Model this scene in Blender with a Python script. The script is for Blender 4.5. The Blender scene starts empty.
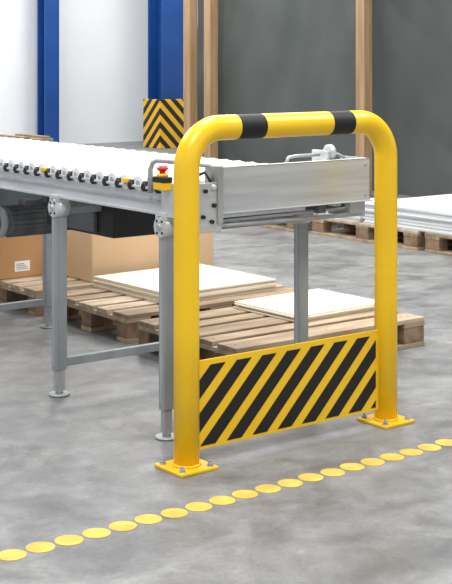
import bpy, bmesh, math, random
from mathutils import Vector, Matrix
random.seed(7)
sc = bpy.context.scene
try:
    sc.view_settings.view_transform = 'Standard'
    sc.view_settings.look = 'None'
except Exception: pass

# ---------------------------------------------------------------- materials
def newmat(name, col, rough=0.5, metal=0.0):
    m = bpy.data.materials.new(name); m.use_nodes = True
    nt = m.node_tree; b = nt.nodes['Principled BSDF']
    b.inputs['Base Color'].default_value = (*col, 1)
    b.inputs['Roughness'].default_value = rough
    b.inputs['Metallic'].default_value = metal
    return m, nt, b
def noisy(name, c1, c2, scale=(5,5,5), rough=0.5, metal=0.0, detail=6, nscale=1.0, p0=0.35, p1=0.65, bump=0.0, dist=0.0):
    m, nt, b = newmat(name, c1, rough, metal)
    tc = nt.nodes.new('ShaderNodeTexCoord'); mp = nt.nodes.new('ShaderNodeMapping')
    mp.inputs['Scale'].default_value = scale
    n = nt.nodes.new('ShaderNodeTexNoise'); n.inputs['Scale'].default_value = nscale
    n.inputs['Detail'].default_value = detail; n.inputs['Distortion'].default_value = dist
    r = nt.nodes.new('ShaderNodeValToRGB')
    r.color_ramp.elements[0].position = p0; r.color_ramp.elements[1].position = p1
    r.color_ramp.elements[0].color = (*c1,1); r.color_ramp.elements[1].color = (*c2,1)
    L = nt.links.new
    L(tc.outputs['Object'], mp.inputs['Vector']); L(mp.outputs[0], n.inputs['Vector'])
    L(n.outputs['Fac'], r.inputs['Fac']); L(r.outputs[0], b.inputs['Base Color'])
    if bump:
        bp = nt.nodes.new('ShaderNodeBump'); bp.inputs['Strength'].default_value = bump; bp.inputs['Distance'].default_value = 0.01
        L(n.outputs['Fac'], bp.inputs['Height']); L(bp.outputs[0], b.inputs['Normal'])
    return m
YEL = noisy('yellow_paint', (0.93,0.56,0.008), (0.98,0.61,0.012), (4,4,4), 0.30)
BLK = newmat('black_paint', (0.004,0.004,0.005), 0.6)[0]
DOT = noisy('floor_dot_vinyl', (0.58,0.39,0.06), (0.76,0.54,0.10), (14,14,14), 0.65)
STEEL = noisy('galvanised_steel', (0.38,0.40,0.42), (0.50,0.52,0.54), (18,18,4), 0.42, 0.35)
LEGM = noisy('grey_leg_paint', (0.27,0.30,0.32), (0.35,0.38,0.40), (10,10,3), 0.45, 0.1)
ALU = noisy('aluminium_profile', (0.55,0.57,0.60), (0.66,0.68,0.71), (3,3,30), 0.38, 0.25)
PLATE = noisy('brushed_sheet', (0.52,0.54,0.55), (0.64,0.66,0.67), (2,2,40), 0.36, 0.3)
ROLL = newmat('roller_white', (0.90,0.91,0.91), 0.35)[0]
RUB = newmat('black_plastic', (0.010,0.010,0.012), 0.55)[0]
DGREY = noisy('motor_grey', (0.07,0.08,0.09), (0.13,0.14,0.155), (12,12,12), 0.45)
RED = newmat('red_plastic', (0.7,0.02,0.015), 0.3)[0]
W1 = noisy('pallet_wood_a', (0.33,0.235,0.15), (0.50,0.385,0.27), (3,18,18), 0.8, bump=0.2)
W2 = noisy('pallet_wood_b', (0.24,0.165,0.10), (0.40,0.30,0.20), (3,18,18), 0.85, bump=0.2)
W3 = noisy('pallet_wood_c', (0.38,0.29,0.20), (0.58,0.47,0.35), (4,14,14), 0.8, bump=0.2)
BLOCKW = noisy('pallet_block_wood', (0.16,0.10,0.06), (0.30,0.20,0.125), (14,14,14), 0.85)
POSTW = noisy('timber_post', (0.36,0.22,0.11), (0.50,0.33,0.19), (14,14,1.2), 0.7)
CARD = noisy('cardboard', (0.54,0.36,0.21), (0.62,0.43,0.26), (2,2,2), 0.8)
CARD2 = noisy('cardboard_brown', (0.44,0.235,0.10), (0.50,0.28,0.125), (2,2,2), 0.8)
SHEET = noisy('beige_board', (0.70,0.62,0.49), (0.78,0.70,0.57), (1.5,1.5,1.5), 0.7)
SHEETE = noisy('beige_board_edges', (0.48,0.40,0.30), (0.76,0.68,0.55), (1,1,160), 0.7)
WHITE = noisy('white_board', (0.76,0.78,0.80), (0.86,0.87,0.89), (1.5,1.5,1.5), 0.6)
WHITEE = noisy('white_board_edges', (0.40,0.42,0.45), (0.85,0.86,0.87), (1,1,120), 0.6)
PAPER = newmat('paper_label', (0.85,0.85,0.83), 0.6)[0]
BLUE = noisy('blue_paint', (0.006,0.055,0.24), (0.009,0.07,0.29), (2,2,2), 0.45)
TEAL = noisy('dark_crate_plastic', (0.025,0.045,0.06), (0.04,0.065,0.08), (5,5,5), 0.5)
WALL = noisy('wall_paint', (0.82,0.85,0.87), (0.88,0.90,0.91), (0.6,0.6,0.6), 0.8)
CEIL = newmat('ceiling_paint', (0.7,0.7,0.7), 0.9)[0]
TAPE = newmat('brown_tape', (0.34,0.20,0.10), 0.35)[0]

def stripes_mat():
    m, nt, b = newmat('hazard_stripes', (1,1,1), 0.4)
    L = nt.links.new
    tc = nt.nodes.new('ShaderNodeTexCoord'); s = nt.nodes.new('ShaderNodeSeparateXYZ')
    L(tc.outputs['Object'], s.inputs[0])
    a = nt.nodes.new('ShaderNodeMath'); a.operation='ADD'; L(s.outputs['X'],a.inputs[0]); L(s.outputs['Y'],a.inputs[1])
    c = nt.nodes.new('ShaderNodeMath'); c.operation='ADD'; L(a.outputs[0],c.inputs[0]); L(s.outputs['Z'],c.inputs[1])
    d = nt.nodes.new('ShaderNodeMath'); d.operation='MULTIPLY'; d.inputs[1].default_value=4.6; L(c.outputs[0],d.inputs[0])
    e = nt.nodes.new('ShaderNodeMath'); e.operation='FRACT'; L(d.outputs[0],e.inputs[0])
    g = nt.nodes.new('ShaderNodeMath'); g.operation='GREATER_THAN'; g.inputs[1].default_value=0.5; L(e.outputs[0],g.inputs[0])
    mx = nt.nodes.new('ShaderNodeMix'); mx.data_type='RGBA'
    mx.inputs[6].default_value=(0.88,0.5,0.02,1); mx.inputs[7].default_value=(0.015,0.015,0.015,1)
    L(g.outputs[0],mx.inputs[0]); L(mx.outputs[2],b.inputs['Base Color'])
    return m
HAZ = stripes_mat()

def floor_mat():
    m, nt, b = newmat('concrete_floor', (0.3,0.3,0.3), 0.5)
    L = nt.links.new
    tc = nt.nodes.new('ShaderNodeTexCoord')
    def nz(scale, det, dist=0.0, rot=0, sc3=(1,1,1), off=(0,0,0)):
        mp = nt.nodes.new('ShaderNodeMapping'); mp.inputs['Scale'].default_value = sc3; mp.inputs['Rotation'].default_value=(0,0,rot); mp.inputs['Location'].default_value=off
        L(tc.outputs['Object'], mp.inputs['Vector'])
        n = nt.nodes.new('ShaderNodeTexNoise'); n.inputs['Scale'].default_value=scale; n.inputs['Detail'].default_value=det; n.inputs['Distortion'].default_value=dist
        n.inputs['Roughness'].default_value=0.6
        L(mp.outputs[0], n.inputs['Vector']); return n
    n1 = nz(1.1, 6, 0.6); n2 = nz(2.6, 10, 0.8, 0.5, (1,1.4,1)); n3 = nz(55, 4); n4 = nz(9, 10, 0.5); n5 = nz(1.7, 12, 1.6, 1.1, (1,1,1), (3,5,0))
    def ramp(n, p0, p1, c0, c1):
        r = nt.nodes.new('ShaderNodeValToRGB'); e=r.color_ramp.elements
        e[0].position=p0; e[1].position=p1; e[0].color=(*c0,1); e[1].color=(*c1,1)
        L(n.outputs['Fac'], r.inputs['Fac']); return r
    r1 = ramp(n1, 0.3, 0.7, (0.205,0.207,0.212), (0.285,0.287,0.290))
    r2 = ramp(n2, 0.36, 0.60, (0.78,0.78,0.79), (1.08,1.08,1.08))
    r3 = ramp(n3, 0.3, 0.7, (0.87,0.87,0.87), (1.10,1.10,1.10))
    r4 = ramp(n4, 0.35, 0.65, (0.82,0.82,0.82), (1.10,1.10,1.10))
    r5 = ramp(n5, 0.40, 0.48, (0.80,0.795,0.79), (1.0,1.0,1.0))
    def mul(a, c):
        x = nt.nodes.new('ShaderNodeMix'); x.data_type='RGBA'; x.blend_type='MULTIPLY'; x.inputs[0].default_value=1
        L(a, x.inputs[6]); L(c, x.inputs[7]); return x.outputs[2]
    o = mul(mul(mul(mul(r1.outputs[0], r2.outputs[0]), r3.outputs[0]), r4.outputs[0]), r5.outputs[0])
    L(o, b.inputs['Base Color'])
    rr = nt.nodes.new('ShaderNodeMapRange'); rr.inputs['From Min'].default_value=0.3; rr.inputs['From Max'].default_value=0.7
    rr.inputs['To Min'].default_value=0.28; rr.inputs['To Max'].default_value=0.62
    L(n2.outputs['Fac'], rr.inputs['Value']); L(rr.outputs[0], b.inputs['Roughness'])
    return m
FLOOR = floor_mat()
CURT = noisy('tarpaulin', (0.072,0.084,0.082), (0.098,0.110,0.108), (0.7,1.2,0.9), 0.42, nscale=1.2)
LAMP, nt_, b_ = newmat('lamp_diffuser', (0.9,0.9,0.9), 0.5)
b_.inputs['Emission Color'].default_value=(1,1,1,1); b_.inputs['Emission Strength'].default_value=3

# ---------------------------------------------------------------- builder
class B:
    def __init__(s, name, origin=(0,0,0)):
        s.name=name; s.o=Vector(origin); s.bm=bmesh.new(); s.mats=[]
    def mi(s, m):
        if m not in s.mats: s.mats.append(m)
        return s.mats.index(m)
    def merge(s, t, mat):
        i = s.mi(mat)
        for f in t.faces: f.material_index = i
        me = bpy.data.meshes.new('t'); t.to_mesh(me); t.free()
        s.bm.from_mesh(me); bpy.data.meshes.remove(me)
    def box(s, x0,x1,y0,y1,z0,z1, mat, bev=0.003, rot=None):
        t = bmesh.new(); bmesh.ops.create_cube(t, size=1)
        c = Vector(((x0+x1)/2,(y0+y1)/2,(z0+z1)/2))
        bmesh.ops.scale(t, vec=(abs(x1-x0),abs(y1-y0),abs(z1-z0)), verts=t.verts)
        if bev>0:
            bmesh.ops.bevel(t, geom=t.edges[:], offset=min(bev,0.3*min(abs(x1-x0),abs(y1-y0),abs(z1-z0))), segments=2, affect='EDGES', profile=0.5)
        if rot: bmesh.ops.rotate(t, cent=(0,0,0), matrix=rot, verts=t.verts)
        bmesh.ops.translate(t, vec=c, verts=t.verts)
        s.merge(t, mat)
    def cyl(s, p0, p1, r, mat, seg=24, r2=None, bev=0.0):
        p0=Vector(p0); p1=Vector(p1); d=p1-p0
        t = bmesh.new()
        bmesh.ops.create_cone(t, cap_ends=True, segments=seg, radius1=r, radius2=r if r2 is None else r2, depth=d.length)
        if bev>0:
            es=[e for e in t.edges if abs(e.verts[0].co.z-e.verts[1].co.z)<1e-6]
            bmesh.ops.bevel(t, geom=es, offset=bev, segments=2, affect='EDGES')
        for f in t.faces: f.smooth = len(f.verts)==4
        q = d.to_track_quat('Z','Y').to_matrix()
        bmesh.ops.rotate(t, cent=(0,0,0), matrix=q, verts=t.verts)
        bmesh.ops.translate(t, vec=(p0+p1)/2, verts=t.verts)
        s.merge(t, mat)
    def sph(s, c, r, mat, sc=(1,1,1)):
        t = bmesh.new(); bmesh.ops.create_uvsphere(t, u_segments=20, v_segments=12, radius=r)
        bmesh.ops.scale(t, vec=sc, verts=t.verts)
        for f in t.faces: f.smooth=True
        bmesh.ops.translate(t, vec=c, verts=t.verts); s.merge(t, mat)
    def tube(s, pts, r, mat, seg=24, matfn=None):
        pts=[Vector(p) for p in pts]; t=bmesh.new(); rings=[]
        ref=None
        for i,p in enumerate(pts):
            d=(pts[min(i+1,len(pts)-1)]-pts[max(i-1,0)]).normalized()
            if ref is None:
                ref = Vector((0,1,0)) if abs(d.y)<0.9 else Vector((1,0,0))
            a=(ref-d*ref.dot(d)).normalized(); ref=a; b=d.cross(a)
            rings.append([t.verts.new(p+(a*math.cos(2*math.pi*k/seg)+b*math.sin(2*math.pi*k/seg))*r) for k in range(seg)])
        for i in range(len(rings)-1):
            m = mat if matfn is None else matfn((pts[i]+pts[i+1])/2)
            mi=s.mi(m)
            for k in range(seg):
                f=t.faces.new((rings[i][k],rings[i][(k+1)%seg],rings[i+1][(k+1)%seg],rings[i+1][k])); f.smooth=True; f.material_index=mi
        for rg in (rings[0], rings[-1]):
            f=t.faces.new(rg); f.material_index=s.mi(mat)
        bmesh.ops.recalc_face_normals(t, faces=t.faces)
        me=bpy.data.meshes.new('t'); t.to_mesh(me); t.free(); s.bm.from_mesh(me); bpy.data.meshes.remove(me)
    def poly_prism(s, pts2, y0, y1, mat):
        t=bmesh.new()
        a=[t.verts.new((p[0],y0,p[1])) for p in pts2]; b=[t.verts.new((p[0],y1,p[1])) for p in pts2]
        t.faces.new(a); t.faces.new(b[::-1]); n=len(a)
        for i in range(n): t.faces.new((a[i],b[i],b[(i+1)%n],a[(i+1)%n]))
        bmesh.ops.recalc_face_normals(t, faces=t.faces); s.merge(t, mat)
    def done(s):
        bmesh.ops.translate(s.bm, vec=-s.o, verts=s.bm.verts)
        me=bpy.data.meshes.new(s.name); s.bm.to_mesh(me); s.bm.free()
        for m in s.mats: me.materials.append(m)
        ob=bpy.data.objects.new(s.name, me); ob.location=s.o
        sc.collection.objects.link(ob); return ob

# ---------------------------------------------------------------- room shell
f=B('floor',(4,7,0)); f.box(-7,14.6,-6,19.2,-0.1,0,FLOOR,0); f.done()
w=B('wall_back',(4,19,0)); w.box(-7,14.6,19.0,19.2,0,4.6,WALL,0); w.done()
w=B('wall_right',(14.4,7,0)); w.box(14.4,14.6,-6,19.0,0,4.6,WALL,0); w.done()
w=B('ceiling',(4,7,4.6)); w.box(-7,14.6,-6,19.2,4.6,4.7,CEIL,0); w.done()

# ---------------------------------------------------------------- safety barrier
b=B('safety_barrier',(3.2025,3.78,0))
xl,xr,yb,zt,R,r = 2.72,3.697,3.78,1.197,0.145,0.0455
pts=[(xl,yb,0.008),(xl,yb,0.5),(xl,yb,zt-R)]
for k in range(1,15):
    a=math.pi/2*k/14; pts.append((xl+R-R*math.cos(a), yb, zt-R+R*math.sin(a)))
BD=(2.936,3.055,3.383,3.495)
for x in BD: pts += [(x-0.0001,yb,zt),(x+0.0001,yb,zt)]
for k in range(0,15):
    a=math.pi/2*k/14; pts.append((xr-R+R*math.sin(a), yb, zt-R+R*math.cos(a)))
pts += [(xr,yb,0.5),(xr,yb,0.008)]
def bandm(p):
    if p.z>zt-0.02 and (BD[0]<p.x<BD[1] or BD[2]<p.x<BD[3]): return BLK
    return YEL
b.tube(pts, r, YEL, 48, bandm)
for x in (xl,xr):
    b.box(x-0.082,x+0.082,yb-0.082,yb+0.082,0.0,0.012,YEL,0.003)
    b.cyl((x,yb,0.012),(x,yb,0.02),r+0.006,YEL,40,r2=r+0.001)
    for sx in (-1,1):
        for sy in (-1,1):
            cx,cy=x+sx*0.06,yb+sy*0.06
            b.cyl((cx,cy,0.012),(cx,cy,0.015),0.013,STEEL,20)
            b.cyl((cx,cy,0.015),(cx,cy,0.024),0.009,STEEL,6)
            b.cyl((cx,cy,0.024),(cx,cy,0.032),0.005,STEEL,12)
px0,px1,pz0,pz1=xl+r-0.004,xr-r+0.004,0.055,0.372
b.box(px0,px1,yb-0.004,yb+0.004,pz0,pz1,YEL,0.0015)
def clip(poly, ax, v, keep_gt):
    out=[]
    for i in range(len(poly)):
        p,q=poly[i],poly[(i+1)%len(poly)]
        ip=(p[ax]>=v) if keep_gt else (p[ax]<=v); iq=(q[ax]>=v) if keep_gt else (q[ax]<=v)
        if ip: out.append(p)
        if ip!=iq:
            t=(v-p[ax])/(q[ax]-p[ax]); out.append((p[0]+t*(q[0]-p[0]),p[1]+t*(q[1]-p[1])))
    return out
sx0,sx1,sz0,sz1=px0+0.010,px1-0.018,pz0+0.012,pz1-0.020
per=0.119; wd=0.068
u=sx0-0.352
while u<sx1:
    P=[(u-0.02,sz0-0.02),(u+wd-0.02,sz0-0.02),(u+wd+0.5,sz0+0.5),(u+0.5,sz0+0.5)]
    for ax,v,k in ((0,sx0,True),(0,sx1,False),(1,sz0,True),(1,sz1,False)):
        if len(P)>2: P=clip(P,ax,v,k)
    if len(P)>2:
        b.poly_prism(P, yb-0.0052, yb-0.0038, BLK); b.poly_prism(P, yb+0.0038, yb+0.0052, BLK)
    u+=per
b.done()

# ---------------------------------------------------------------- floor dots
d=B('floor_marking_dots',(2.8,3.43,0))
x=2.419-0.0966*14
for i in range(36):
    t=bmesh.new(); bmesh.ops.create_circle(t,cap_ends=True,segments=48,radius=0.0435)
    r0=bmesh.ops.extrude_face_region(t,geom=t.faces[:])
    bmesh.ops.translate(t,vec=(0,0,0.0015),verts=[v for v in r0['geom'] if isinstance(v,bmesh.types.BMVert)])
    bmesh.ops.recalc_face_normals(t,faces=t.faces)
    bmesh.ops.translate(t,vec=(x,3.43+random.uniform(-.003,.003),0.0002),verts=t.verts)
    d.merge(t,DOT); x+=0.0966
d.done()

# ---------------------------------------------------------------- roller conveyor
c=B('roller_conveyor',(3.2,6,0))
XN,XF,Y0,Y1=2.875,3.60,3.96,8.6
for X,sg in ((XN,-1),(XF,1)):
    c.box(X-0.006,X+0.006,Y0,Y1,0.85,0.948,ALU,0.001)
    c.box(X-0.020,X+0.020,Y0,Y1,0.940,0.950,ALU,0.002)
    c.box(X-0.020,X+0.020,Y0,Y1,0.848,0.858,ALU,0.002)
    xx=X+sg*0.008
    c.box(min(X,xx+sg*0.004),max(X,xx+sg*0.004),Y0,Y1,0.893,0.903,STEEL,0.001)
y=4.02; n=0
while y<Y1-0.03:
    c.cyl((XN+0.012,y,0.957),(XF-0.012,y,0.957),0.038,ROLL,24)
    for X,sg in ((XN,-1),(XF,1)):
        c.cyl((X-0.012,y,0.957),(X+0.012,y,0.957),0.032,ROLL,20,bev=0.004)
        c.cyl((X+sg*0.012,y,0.957),(X+sg*0.016,y,0.957),0.012,STEEL,12)
        c.box(X-0.015,X+0.015,y+0.030,y+0.064,0.945,0.968,RUB,0.005)
        c.cyl((X-0.022,y+0.047,0.946),(X+0.022,y+0.047,0.946),0.0175,RUB,20,bev=0.003)
    y+=0.094; n+=1
for yy in (5.03,4.38):
    c.box(XN-0.026,XN-0.006,yy-0.018,yy+0.018,0.955,0.972,YEL,0.002)
for yy in (4.3,4.93,5.7,6.2,7.2,8.0):
    c.box(XN+0.006,XF-0.006,yy-0.02,yy+0.02,0.856,0.892,STEEL,0.003)
for yy in (4.125,4.93,6.2,8.0):
    for X,sg in ((XN,-1),(XF-0.05,1)):
        wL=0.024 if yy<4.5 else 0.028
        xc=X
        c.box(xc-wL,xc+wL,yy-0.02,yy+0.02,0.11,0.80,LEGM,0.004)
        c.box(xc-wL-0.0015,xc-wL+0.001,yy-0.006,yy+0.006,0.13,0.78,STEEL,0)
        c.box(xc-wL+0.006,xc+wL-0.006,yy-0.014,yy+0.014,0.02,0.14,STEEL,0.003)
        c.cyl((xc,yy,0.0),(xc,yy,0.010),0.045,STEEL,28,bev=0.003)
        c.cyl((xc,yy,0.010),(xc,yy,0.03),0.018,STEEL,20,r2=0.012)
        c.box(xc-0.030,xc+0.030,yy-0.035,yy+0.035,0.785,0.862,ALU,0.004)
        c.cyl((xc-0.033,yy,0.805),(xc+0.033,yy,0.805),0.042,ALU,32,bev=0.003)
        c.cyl((xc-0.040,yy,0.805),(xc+0.040,yy,0.805),0.012,STEEL,6)
        for aa in (0.9,2.2,4.0,5.3):
            c.cyl((xc-0.036,yy+0.028*math.cos(aa),0.805+0.028*math.sin(aa)),(xc+0.036,yy+0.028*math.cos(aa),0.805+0.028*math.sin(aa)),0.005,RUB,8)
    c.box(XN+0.02,XF-0.07,yy-0.014,yy+0.014,0.122,0.158,LEGM,0.003)
    c.box(XN+0.02,XF-0.07,yy-0.012,yy+0.012,0.775,0.80,LEGM,0.003)
c.box(3.08,3.36,4.82,5.40,0.665,0.852,RUB,0.008)
c.box(3.06,3.08,4.95,5.30,0.68,0.82,DGREY,0.004)
mx,my,mz=3.10,5.64,0.665
c.cyl((2.97,my,mz),(3.30,my,mz),0.066,DGREY,28,bev=0.004)
for k in range(20):
    a=2*math.pi*k/20
    c.box(3.0,3.26,my+0.068*math.cos(a)-0.003,my+0.068*math.cos(a)+0.003,mz+0.068*math.sin(a)-0.009,mz+0.068*math.sin(a)+0.009,DGREY,0.001)
c.cyl((2.945,my,mz),(2.975,my,mz),0.074,LEGM,28,bev=0.006)
c.cyl((2.940,my,mz),(2.946,my,mz),0.050,DGREY,24)
for k in range(6):
    a=math.pi*k/3
    c.cyl((2.938,my+0.034*math.cos(a),mz+0.034*math.sin(a)),(2.947,my+0.034*math.cos(a),mz+0.034*math.sin(a)),0.008,RUB,12)
c.box(3.08,3.18,my-0.035,my+0.035,mz+0.06,mz+0.10,DGREY,0.005)
c.box(3.22,3.40,my-0.07,my+0.07,mz-0.06,0.852,DGREY,0.01)
# transfer head
S=-0.025
c.box(2.852,2.868,3.90,4.13,0.845,0.975,ALU,0.003)
c.box(2.862,3.005+S,3.915,3.925,0.80,0.985,ALU,0.003)
c.box(2.980+S,3.005+S,3.905,3.99,0.83,1.045,STEEL,0.003)
for (xx,zz) in ((2.90,0.955),(2.94,0.90),(2.93,0.84),(2.89,0.86)):
    c.cyl((xx,3.904,zz),(xx,3.918,zz),0.008,RUB,8)
xa,xb=3.005+S,3.800+S
c.box(xa,xb,3.952,3.956,0.862,1.035,PLATE,0.001)
c.box(xa,xb,3.952,3.985,1.031,1.035,PLATE,0.001)
c.box(xa,xb,3.938,3.956,0.860,0.864,PLATE,0.001)
c.box(xb-0.004,xb,3.952,4.13,0.862,1.035,PLATE,0.001)
for xx in (xa+0.028,xb-0.025):
    for zz in (0.885,1.01): c.cyl((xx,3.946,zz),(xx,3.953,zz),0.006,STEEL,10)
c.cyl((3.02+S,4.02,0.845),(3.76+S,4.02,0.845),0.022,DGREY,24)
c.box(3.00+S,3.78+S,4.06,4.10,0.815,0.875,RUB,0.003)
c.box(3.01+S,3.46+S,3.965,3.99,0.842,0.856,ALU,0.002)
c.cyl((2.93,3.97,0.813),(3.77+S,3.97,0.806),0.0085,STEEL,16)
c.cyl((3.02+S,3.99,0.828),(3.70+S,3.99,0.832),0.006,ALU,12)
c.cyl((3.76+S,3.97,0.806),(3.76+S,4.10,0.85),0.0085,STEEL,16)
c.box(3.70+S,3.785+S,3.965,4.10,0.80,0.862,STEEL,0.003)
c.box(3.595,3.78+S,4.10,4.115,0.82,0.95,STEEL,0.003)
c.box(3.50,3.54,3.96,3.99,0.825,0.858,DGREY,0.002)
c.cyl((3.60,4.02,1.062),(3.625,4.02,1.062),0.032,ALU,28,bev=0.004)
c.cyl((3.594,4.02,1.062),(3.631,4.02,1.062),0.010,RUB,12)
c.box(3.585,3.60,4.0,4.10,0.96,1.07,ALU,0.003)
c.tube([(3.40,4.05,1.02),(3.42,4.05,1.048),(3.46,4.05,1.052),(3.58,4.05,1.052)],0.007,STEEL,12)
c.tube([(3.62,4.05,1.05),(3.68,4.05,1.05),(3.72,4.05,1.035),(3.72,4.04,0.99)],0.007,STEEL,12)
gp=[(2.845,4.19,0.93),(2.845,4.19,1.02),(2.846,4.175,1.047),(2.85,4.15,1.057),(2.88,4.05,1.055),(2.92,3.99,1.05),(2.95,3.95,1.045),(2.96,3.94,1.03),(2.96,3.94,0.99)]
c.tube(gp,0.0105,STEEL,16)
c.tube([(2.91,4.00,1.0),(2.93,3.955,1.02),(2.94,3.93,0.985),(2.945,3.925,0.92)],0.006,RUB,12)
c.cyl((2.86,4.02,0.985),(2.90,3.96,0.985),0.012,ALU,16)
c.sph((2.94,3.915,0.965),0.014,ALU)
# emergency stop
c.box(2.812,2.852,4.055,4.125,0.950,0.982,YEL,0.004)
c.box(2.810,2.852,4.052,4.128,0.978,1.0,RUB,0.004)
c.cyl((2.832,4.09,1.0),(2.832,4.09,1.012),0.022,YEL,24)
c.cyl((2.832,4.09,1.012),(2.832,4.09,1.022),0.012,RED,20)
c.cyl((2.832,4.09,1.022),(2.832,4.09,1.040),0.022,RED,24,bev=0.005)
c.done()

# ---------------------------------------------------------------- pallets
def pallet(x0,y0,along='X'):
    L_,W_=1.2,0.8
    o=(x0+(L_ if along=='X' else W_)/2, y0+(W_ if along=='X' else L_)/2,0)
    p=B('wooden_pallet',o)
    def bx(l0,l1,w0,w1,z0,z1,m,bv=0.003):
        if along=='X': p.box(x0+l0,x0+l1,y0+w0,y0+w1,z0,z1,m,bv)
        else: p.box(x0+w0,x0+w1,y0+l0,y0+l1,z0,z1,m,bv)
    for (w0,w1) in ((0,0.1),(0.35,0.45),(0.7,0.8)):
        bx(0,1.2,w0,w1,0,0.022,random.choice((W1,W2)))
        for (l0,l1) in ((0,0.145),(0.5275,0.6725),(1.055,1.2)):
            bx(l0+.003,l1-.003,w0+.002,w1-.002,0.022,0.100,BLOCKW)
    for (l0,l1) in ((0,0.145),(0.5275,0.6725),(1.055,1.2)):
        bx(l0,l1,0,0.8,0.100,0.122,random.choice((W1,W2,W3)))
    for (w0,w1) in ((0,0.145),(0.187,0.287),(0.3275,0.4725),(0.513,0.613),(0.655,0.8)):
        e=random.uniform(-.004,.004)
        bx(e,1.2+e,w0,w1,0.122,0.144,random.choice((W1,W2,W3)))
        for l in (0.05,0.10,0.6,1.10,1.15):
            ww=(w0+w1)/2
            q=(x0+l,y0+ww) if along=='X' else (x0+ww,y0+l)
            p.cyl((q[0],q[1],0.1435),(q[0],q[1],0.1450),0.004,DGREY,8)
    return p.done()
pallet(3.63,4.66,'X'); pallet(3.66,5.60,'X'); pallet(3.64,6.50,'X'); pallet(3.66,7.40,'X')
pallet(7.15,5.70,'Y'); pallet(7.15,6.98,'Y'); pallet(7.10,8.30,'Y')

def stack(name,x0,x1,y0,y1,z0,n,th,m,me,jit=0.006,rz=0):
    s=B(name,((x0+x1)/2,(y0+y1)/2,z0)); z=z0
    for i in range(n):
        jx,jy=random.uniform(-jit,jit),random.uniform(-jit,jit)
        s.box(x0+jx,x1+jx,y0+jy,y1+jy,z,z+th,m if (i==n-1 or i%2) else me,0.001); z+=th
    o=s.done(); o.rotation_euler[2]=rz; return o
stack('board_stack',3.97,4.72,5.70,6.42,0.145,6,0.010,SHEET,SHEETE,rz=0.02)
stack('board_stack',4.22,4.82,4.93,5.44,0.145,4,0.008,SHEET,SHEETE,0.012,rz=0.03)
stack('board_stack',7.17,8.35,6.05,7.58,0.145,14,0.012,WHITE,WHITEE,0.012)
stack('board_stack',7.17,7.9,7.63,8.12,0.145,9,0.012,WHITE,WHITEE,0.01)
s=B('brown_board_stack',(8.6,15.9,0))
for k in range(3):
    s.box(8.15,8.95,15.5,16.3,0.0+k*0.13,0.10+k*0.13,(CARD2,BLOCKW,W2)[k],0.005)
    for q in (8.2,8.5,8.8): s.box(q,q+0.1,15.5,16.3,0.10+k*0.13,0.13+k*0.13,W2,0.003)
s.done()

# ---------------------------------------------------------------- cartons
def carton(x0,x1,y0,y1,z0,z1,m,label=False):
    s=B('cardboard_box',((x0+x1)/2,(y0+y1)/2,z0))
    s.box(x0,x1,y0,y1,z0,z1-0.006,m,0.006)
    ym=(y0+y1)/2
    s.box(x0,x1,y0,ym-0.002,z1-0.006,z1,m,0.002); s.box(x0,x1,ym+0.002,y1,z1-0.006,z1,m,0.002)
    s.box(x0-0.0008,x1+0.0008,ym-0.03,ym+0.03,z1-0.05,z1+0.001,TAPE,0)
    if label:
        s.box(x0+0.10,x0+0.20,y0-0.0015,y0+0.001,z0+0.04,z0+0.10,PAPER,0)
        for k in range(4): s.box(x0+0.11,x0+0.19-0.01*k,y0-0.0022,y0,z0+0.052+k*0.010,z0+0.055+k*0.010,DGREY,0)
    s.done()
carton(4.02,4.50,6.52,7.25,0.145,0.44,CARD)
carton(4.51,4.93,6.56,7.25,0.145,0.42,CARD)
carton(3.64,4.00,6.93,7.37,0.145,0.45,CARD2,True)
carton(3.70,4.6,7.45,8.15,0.145,0.50,CARD2)
s=B('storage_crate',(4.0,7.8,0.50))
s.box(3.72,4.55,7.47,8.12,0.501,0.515,TEAL,0.003)
for a in ((3.72,4.55,7.47,7.49),(3.72,4.55,8.10,8.12),(3.72,3.74,7.47,8.12),(4.53,4.55,7.47,8.12)): s.box(*a,0.501,0.70,TEAL,0.003)
s.box(3.705,4.565,7.455,7.50,0.68,0.70,TEAL,0.003); s.box(3.705,4.565,8.09,8.135,0.68,0.70,TEAL,0.003)
s.done()

# ---------------------------------------------------------------- tarpaulin curtain + timber frame
def curtain():
    me=bpy.data.meshes.new('tarpaulin_curtain'); bm=bmesh.new()
    ny,nz=360,130; y0,y1=2.0,13.3; z0,z1=0.03,4.3; V=[]
    from mathutils import noise
    for i in range(ny+1):
        row=[]
        for j in range(nz+1):
            y=y0+(y1-y0)*i/ny; z=z0+(z1-z0)*j/nz
            w=0.07*noise.noise(Vector((y*0.7+z*0.5,z*0.4,0)))+0.022*(1-abs(noise.noise(Vector((y*1.3-z*0.9,z*0.5,3))))*2)+0.010*noise.noise(Vector((y*3.2+z*1.2,z*1.6,7)))
            row.append(bm.verts.new((9.72+w,y,z)))
        V.append(row)
    for i in range(ny):
        for j in range(nz):
            f=bm.faces.new((V[i][j],V[i][j+1],V[i+1][j+1],V[i+1][j])); f.smooth=True
    bm.to_mesh(me); bm.free(); me.materials.append(CURT)
    o=bpy.data.objects.new('tarpaulin_curtain',me); sc.collection.objects.link(o)
curtain()
t=B('timber_frame',(9.6,8,0))
for yy in (13.2,12.78,10.1,7.4,4.7,2.1):
    t.box(9.50,9.62,yy-0.065,yy+0.065,0,4.55,POSTW,0.006)
t.box(9.86,9.94,2.0,13.3,4.3,4.45,POSTW,0.006); t.box(9.62,9.94,2.0,13.3,4.45,4.55,POSTW,0.006)
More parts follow.
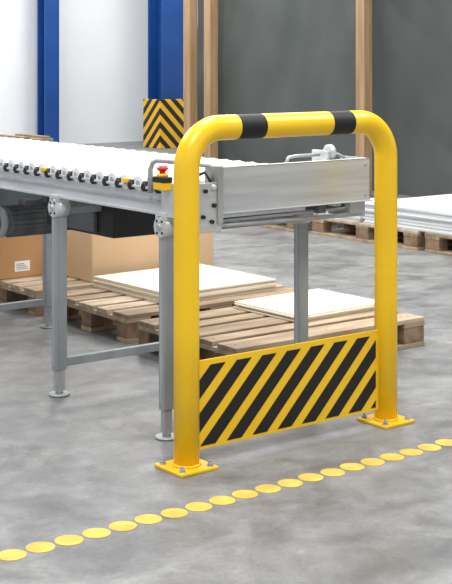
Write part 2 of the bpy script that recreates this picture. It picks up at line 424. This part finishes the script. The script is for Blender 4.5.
t.done()

# ---------------------------------------------------------------- blue columns and striped guard
def ibeam(x,y,w):
    k=B('steel_column',(x,y,0)); h=w/2
    k.box(x-h,x+h,y-h,y-h+0.03,0,4.6,BLUE,0.003); k.box(x-h,x+h,y+h-0.03,y+h,0,4.6,BLUE,0.003)
    k.box(x-0.02,x+0.02,y-h+0.03,y+h-0.03,0,4.6,BLUE,0.003)
    k.box(x-h-0.03,x+h+0.03,y-h-0.03,y+h+0.03,0,0.02,BLUE,0.003)
    k.done()
ibeam(10.70,18.7,0.26); ibeam(12.35,17.75,0.42)
g=B('column_guard',(12.1,17.4,0))
g.box(11.86,12.36,17.20,17.23,0,0.78,HAZ,0.01); g.box(11.86,11.89,17.23,17.68,0,0.78,HAZ,0.01)
g.done()

# ---------------------------------------------------------------- ceiling lamps
for lx,ly in ((1.0,1.5),(3.5,4.5),(6.5,7.5),(1.5,7.5),(6.5,2.5),(8.5,12.5),(11.5,16),(4,12),(8,17)):
    h=B('ceiling_lamp',(lx,ly,4.5))
    h.box(lx-0.15,lx+0.15,ly-1.3,ly+1.3,4.50,4.6,STEEL,0.01); h.box(lx-0.12,lx+0.12,ly-1.25,ly+1.25,4.485,4.50,LAMP,0)
    h.done()
    ld=bpy.data.lights.new('lamp_light','AREA'); ld.shape='RECTANGLE'; ld.size=1.6; ld.size_y=2.6
    ld.energy=158; ld.color=(1,0.992,0.97)
    lo=bpy.data.objects.new('lamp_light',ld); lo.location=(lx,ly,4.46); sc.collection.objects.link(lo)

wd=bpy.data.worlds.new('World'); sc.world=wd; wd.use_nodes=True
bg=wd.node_tree.nodes['Background']; bg.inputs[0].default_value=(0.94,0.97,1,1); bg.inputs[1].default_value=0.92

cam=bpy.data.cameras.new('Camera'); cam.sensor_width=36; cam.lens=81.3; cam.shift_y=-0.402; cam.clip_end=100
co=bpy.data.objects.new('Camera',cam); co.location=(0,0,1.45); co.rotation_euler=(math.pi/2,0,-0.6537)
sc.collection.objects.link(co); sc.camera=co
